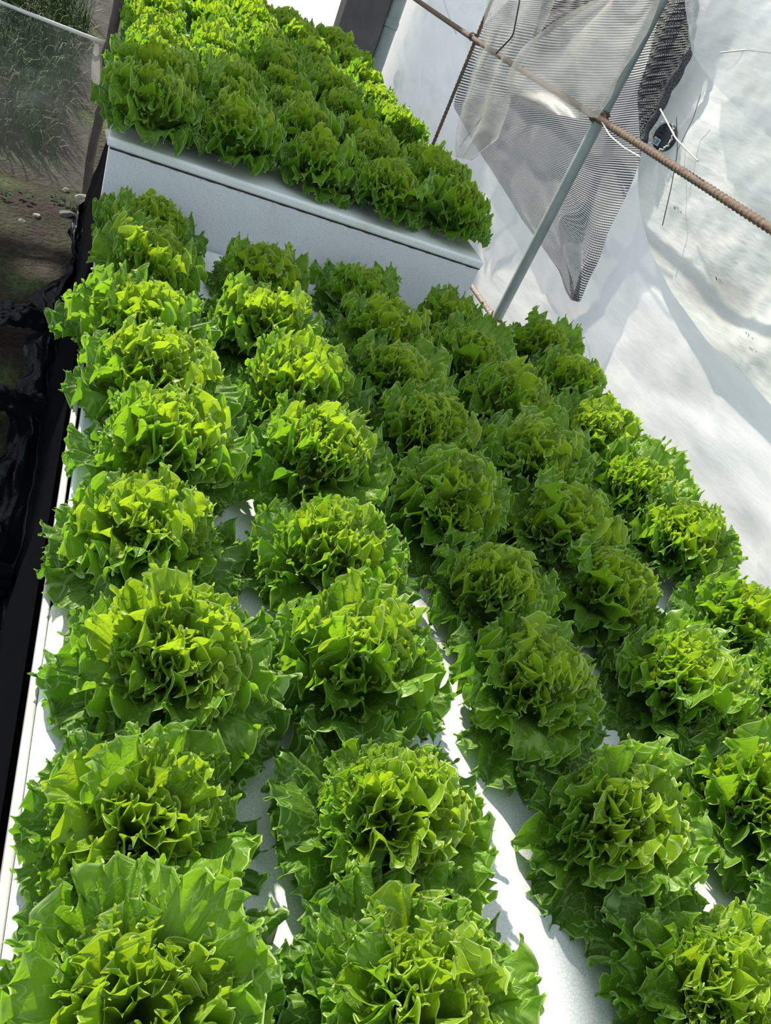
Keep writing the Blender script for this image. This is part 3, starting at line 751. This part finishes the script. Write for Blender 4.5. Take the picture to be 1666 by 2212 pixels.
# ---------------------------------------------------------------- torn slits in the wall (dark frayed)
for k, (y_, z_, s, lb) in enumerate(((2.37, 1.125, 0.028, 'small dark frayed tear below the rebar'), (2.03, 1.03, 0.024, 'dark frayed tear in the sheet, second from the hole'),
                                  (5.05, 1.33, 0.055, 'dark frayed tear in the wall above the thin upright rebar'), (1.79, 0.965, 0.022, 'dark frayed tear in the sheet nearest the right edge'))):
    rs = np.random.RandomState(k+20)
    V = []; F = []
    x_ = (1.80, 1.83, 0, 1.835)[k] if k != 2 else wall_x(z_)-0.04
    for j in range(26):
        a = rs.uniform(-1, 1); b = len(V); l_ = s*rs.uniform(0.25, 0.8); dy = rs.uniform(-0.3, 0.3)*s
        q = np.array([x_, y_+a*s, z_+rs.uniform(-0.4, 0.4)*s*(1-abs(a))])
        V += [tuple(q), tuple(q+[0.002, 0.0025, 0.001]), tuple(q+[0.0, dy+l_*0.5, l_*0.35]), tuple(q+[0.002, dy+l_*0.5+0.002, l_*0.35])]
        F += [(b, b+1, b+3, b+2)]
    o = link('torn_fibres', mesh_from('torn_fibres', V, F, False), MAT['dark_thread'])
    tag(o, lb, 'tear', kind='stuff')

# ---------------------------------------------------------------- unseen cloths added overhead, cut to cast shade on beds and soil
def shade(name, poly, h, label, holes=(), seed=1):
    """added unseen cloth whose shadow falls on the bed-top outline `poly`; hung h metres above it"""
    k = h/SUN.z
    off = Vector((SUN.x*k, SUN.y*k, h))
    A = np.array(poly[0]); B = np.array(poly[1])
    n, m = 60, 60
    A = sm_path(A, n, 1); B = sm_path(B, n, 1)
    V = []; idx = {}
    F = []
    T = np.linspace(0, 1, m)
    P = A[:, None, :]*(1-T[None, :, None])+B[:, None, :]*T[None, :, None]
    P = P + 0.02*np.stack([noise2(P[..., 0], P[..., 1], seed, 9, 3), noise2(P[..., 1], P[..., 0], seed+1, 9, 3)], -1)
    V = [(P[i, j, 0]+off.x, P[i, j, 1]+off.y, BED+0.1+off.z+0.05*math.sin(P[i, j, 1]*3)) for i in range(n) for j in range(m)]
    for f in grid_faces(n, m):
        i, j = divmod(f[0], m)
        c = P[i, j]
        if any((c[0]-hx)**2+((c[1]-hy))**2 < hr*hr for hx, hy, hr in holes): continue
        F.append(f)
    o = link(name, mesh_from(name, V, F), MAT['shade_caster'])
    tag(o, label, 'shade cloth')
shade('added_shade_caster', ([(0.62, 1.95), (0.66, 1.6), (0.68, 1.3), (0.72, 1.02), (0.70, 0.70), (0.66, 0.2), (0.64, -0.3)], [(1.75, 1.95), (1.45, 1.6), (1.42, 1.3), (1.38, 1.05), (1.10, 0.75), (0.86, 0.45), (0.84, 0.2), (0.86, -0.3)]), 1.9,
      'unseen cloth strip added to shade the middle of the near bed')
shade('added_shade_caster', ([(0.95, 4.45), (0.74, 3.6), (0.50, 3.0), (0.10, 2.80), (-0.30, 2.62), (-0.30, 2.2), (-0.25, 1.80)], [(1.12, 4.45), (1.16, 3.7), (1.27, 3.1), (1.5, 2.75), (1.75, 2.5), (1.75, 2.2), (1.75, 1.96)]), 1.9,
      'unseen cloth added to shade the joint of the two beds', seed=5)
shade('added_shade_caster', ([(-1.9, 3.9), (-1.9, -0.5)], [(-0.22, 3.9), (-0.24, -0.5)]), 2.3,
      'unseen cloth added to shade the soil path on the left', holes=[(-0.45, 3.71, 0.07)], seed=7)  # hole cut so one sunlit spot reaches the soil

# ---------------------------------------------------------------- lettuce leaves
def leaf_mesh(kind, seed):
    rs = np.random.RandomState(seed*7+13)
    # length, half angle, start and end pitch, cup, edge curl, coarse / lobe / fine wave counts, where the frill starts
    if kind == 'outer': L_, am, p0, p1, cup, curl, n0, n1, n3, r0, nA, nR = 0.160, 0.98, 0.55, -0.25, 0.8, 1.15, 4.5, 11.5, 37, 0.89, 290, 24
    elif kind == 'mid': L_, am, p0, p1, cup, curl, n0, n1, n3, r0, nA, nR = 0.148, 0.98, 1.05, 0.20, 0.8, 1.3, 5.0, 12.5, 38, 0.88, 300, 24
    elif kind == 'inner': L_, am, p0, p1, cup, curl, n0, n1, n3, r0, nA, nR = 0.130, 1.0, 1.35, 0.70, 1.2, 1.4, 4.6, 12.5, 36, 0.87, 280, 22
    else: L_, am, p0, p1, cup, curl, n0, n1, n3, r0, nA, nR = 0.108, 0.98, 1.5, 1.10, 2.0, 1.4, 4.0, 11, 30, 0.85, 230, 20
    L_ *= rs.uniform(0.92, 1.08); am *= rs.uniform(0.9, 1.1)
    u = np.linspace(-1, 1, nA)
    def phase(n, jit):
        rate = 1 + jit*vnoise(u*3.1, rs.randint(1e6), 3)/1.8
        rate = np.clip(rate, 0.62, 1.7)
        ph = np.cumsum(rate); ph = (ph-ph[0])/(ph[-1]-ph[0])
        return ph*n*2*math.pi + rs.rand()*6.28
    P0, P1, P3 = phase(n0, 0.4), phase(n1, 0.6), phase(n3, 0.5)
    amp1 = np.clip(0.95 + 0.45*vnoise(u*5, rs.randint(1e6), 2)/1.4, 0.35, 1.5)
    bias = -0.12 + 0.30*vnoise(u*3, rs.randint(1e6), 2)
    crl = curl*(amp1*np.sin(P1) + bias)
    saw = (P3/(2*math.pi)) % 1.0
    tooth = 1-np.abs(saw*2-1)
    cusp = lambda q: 1-np.abs(np.sin(q/2))
    Lm = L_*(1 - 0.20*np.abs(u)**2.6 + 0.03*vnoise(u*6, rs.randint(1e6), 3) - 0.04)
    Lm = Lm*(1 + 0.055*(1-np.abs(np.cos(P1)))*(0.5+0.7*amp1) + 0.030*cusp(P3))
    r = np.linspace(0.0, 1, nR); r = 0.01 + 0.99*(1-(1-r)**2.1)
    a0 = u*am
    sc = L_/0.16
    Rr = r[:, None]*Lm[None, :]
    t = np.clip((r-r0)/(1-r0), 0, 1)[:, None]
    th = crl[None, :]*t**0.7 + 0.34*(np.sin(P0)*np.clip(1+0.4*vnoise(u*3, rs.randint(1e6), 2), 0.3, 1.6))[None, :]*np.clip((r-0.40)/0.5, 0, 1)[:, None]
    dr = np.diff(Rr, axis=0, prepend=Rr[:1]*0)
    Rad = np.cumsum(dr*np.cos(th), axis=0)
    H = np.cumsum(dr*np.sin(th), axis=0)
    H += 0.004*sc*np.sin(P1)[None, :]*np.clip((r-0.62)/0.3, 0, 1)[:, None]**1.5*(1-t)*0.6
    fine = np.clip((r-0.80)/0.20, 0, 1)[:, None]**1.4
    H += 0.0018*sc*np.sin(P3)[None, :]*fine
    lat_shift = (0.0050*sc*np.sin(2*P1+0.3)[None, :]*t**1.2 + 0.0012*sc*np.cos(P3)[None, :]*fine)
    ang = a0[None, :]*np.clip(0.25+1.4*r, 0.25, 1.0)[:, None] + lat_shift/np.maximum(Rad, 0.03)
    xf = Rad*np.cos(ang); xl = Rad*np.sin(ang)
    # blistered surface
    H += 0.0014*sc*noise2(xl*1.0, xf*1.0, rs.randint(1e6), 95.0, 2)*np.clip(r*2, 0, 1)[:, None]*(1-0.6*t)
    # midrib groove / cup
    H += cup*xl**2*0.9 - 0.004*np.exp(-(xl/0.006)**2)
    # bend along the blade
    s_ = np.linspace(0, L_*1.35, 80)
    tw = np.clip(s_/L_, 0, 1.3)
    ph = p0 + (p1-p0)*np.clip(tw, 0, 1.25)**1.15
    cx = np.concatenate([[0], np.cumsum(np.cos(ph[:-1])*np.diff(s_))]); cz = np.concatenate([[0], np.cumsum(np.sin(ph[:-1])*np.diff(s_))])
    xfc = np.clip(xf, 0, s_[-1])
    Cx = np.interp(xfc, s_, cx); Cz = np.interp(xfc, s_, cz); Ph = np.interp(xfc, s_, ph)
    twist = rs.uniform(-0.5, 0.5)
    Xo = Cx - np.sin(Ph)*H
    Zo = Cz + np.cos(Ph)*H + twist*xl*0.35
    Yo = xl
    V = np.stack([Xo, Yo, Zo], -1).reshape(-1, 3)
    U = np.stack([np.broadcast_to((u*0.5+0.5)[None, :], Xo.shape), np.broadcast_to(r[:, None], Xo.shape)], -1).reshape(-1, 2)
    return mesh_from('leaf_'+kind, V, grid_faces(nR, nA), uv=U)

KINDS = (('outer', 10, 'leaf_outer'), ('mid', 10, 'leaf_mid'), ('inner', 8, 'leaf_inner'), ('core', 6, 'leaf_inner'))
LIB = {}
for ki, (kd, cnt, mt) in enumerate(KINDS):
    LIB[kd] = []
    for s in range(cnt):
        me = leaf_mesh(kd, s+100*ki); me.materials.append(MAT[mt]); LIB[kd].append(me)

def lettuce(x, y, z, scale, seed, label, group, small=False):
    rnd = random.Random(seed)
    root = empty('lettuce', (x, y, z))
    root.rotation_euler = (rnd.uniform(-0.12, 0.12), rnd.uniform(-0.12, 0.12), rnd.uniform(0, 6.28))
    root.scale = (scale*rnd.uniform(0.93, 1.08), scale, scale*rnd.uniform(1.10, 1.28))
    tag(root, label, 'lettuce', group)
    plan = (('outer', 8, 1.00, 0.012, 0.00), ('mid', 9, 1.0, 0.008, 0.010), ('inner', 9, 1.0, 0.006, 0.018), ('core', 8, 1.0, 0.004, 0.030))
    if small: plan = (('outer', 7, 1.00, 0.012, 0.00), ('mid', 9, 0.98, 0.008, 0.010), ('inner', 8, 1.0, 0.006, 0.018), ('core', 5, 1.0, 0.004, 0.030))
    g = 0; lo = rnd.random()*6.28
    for kd, cnt, sc, rad, zz in plan:
        for i in range(cnt):
            a = lo + i*2*math.pi/cnt + rnd.uniform(-0.22, 0.22)
            o = bpy.data.objects.new('leaf', rnd.choice(LIB[kd]))
            s = sc*(rnd.uniform(0.78, 1.22) if kd == 'outer' else rnd.uniform(0.84, 1.18))
            tilt = rnd.uniform(-0.22, 0.22)
            if kd == 'mid': tilt += -0.18 if i % 2 else 0.14
            if kd == 'inner': tilt += (-0.22, 0.0, 0.12)[i % 3]
            o.matrix_local = (Matrix.Translation((math.cos(a)*rad, math.sin(a)*rad, zz+rnd.uniform(0, 0.008))) @ Matrix.Rotation(a, 4, 'Z')
                              @ Matrix.Rotation(-tilt, 4, 'Y') @ Matrix.Rotation(rnd.uniform(-0.2, 0.2), 4, 'X') @ Matrix.Diagonal((s, s*rnd.choice((-1, 1)) if False else s, s, 1)))
            o.parent = root
            C.objects.link(o)
        lo += 0.35
    return root

ORD = ['nearest', 'second', 'third', 'fourth', 'fifth', 'sixth', 'seventh', 'eighth', 'ninth', 'tenth', 'eleventh', 'twelfth']
ROW = ['leftmost', 'second', 'middle', 'fourth', 'rightmost']
NEAR = [
 [(0.125, 0.12), (0.160, 0.300), (0.155, 0.515), (0.202, 0.756), (0.175, 1.03), (0.179, 1.277), (0.169, 1.517), (0.151, 1.776), (0.154, 2.062), (0.164, 2.387)],
 [(0.50, 0.06), (0.488, 0.278), (0.513, 0.519), (0.519, 0.771), (0.504, 1.032), (0.517, 1.333), (0.514, 1.618), (0.480, 1.90), (0.500, 2.26)],
 [(0.90, 0.04), (0.949, 0.261), (0.909, 0.514), (0.857, 0.774), (0.852, 1.006), (0.819, 1.27), (0.857, 1.562), (0.824, 1.82), (0.85, 2.06), (0.841, 2.35)],
 [(1.24, 0.29), (1.247, 0.54), (1.239, 0.796), (1.182, 1.043), (1.139, 1.252), (1.142, 1.492), (1.173, 1.778), (1.144, 2.04), (1.156, 2.31)],
 [(1.55, 0.50), (1.55, 0.76), (1.554, 1.007), (1.562, 1.27), (1.53, 1.502), (1.51, 1.749), (1.54, 2.05), (1.568, 2.33)]]
sd = 1
for ci, col in enumerate(NEAR):
    for ri, (x, y) in enumerate(col):
        sd += 1
        rnd = random.Random(sd*31)
        last = ri == len(col)-1
        pos = ('farthest' if last else ORD[ri])
        lettuce(x+rnd.uniform(-0.012, 0.012), y+rnd.uniform(-0.012, 0.012)-0.01, BED+0.002, rnd.uniform(1.0, 1.10)*(0.95 if y > 2.2 else (1.0 if (y < 0.4 and x < 0.3) else 0.97 if y < 1.1 else 1.06)), sd,
                'frilly green lettuce, %s in the %s row of the near bed' % (pos if pos in ('nearest', 'farthest') else pos+' from the front', ROW[ci]),
                'lettuces in the near bed')
cols2 = (0.13, 0.385, 0.655, 0.925, 1.20)
for ri in range(11):
    for ci, cx in enumerate(cols2):
        sd += 1
        rnd = random.Random(sd*17)
        y = 2.70+ri*0.29+rnd.uniform(-0.02, 0.02)
        pos = ('front' if ri == 0 else ('back' if ri == 10 else ORD[ri]+' from the front'))
        lettuce(cx+rnd.uniform(-0.015, 0.015), y, BED2+0.002, rnd.uniform(0.98, 1.08), sd,
                'frilly green lettuce on the raised bed, %s line, %s row' % (pos, ROW[ci]),
                'lettuces on the raised bed', small=True)
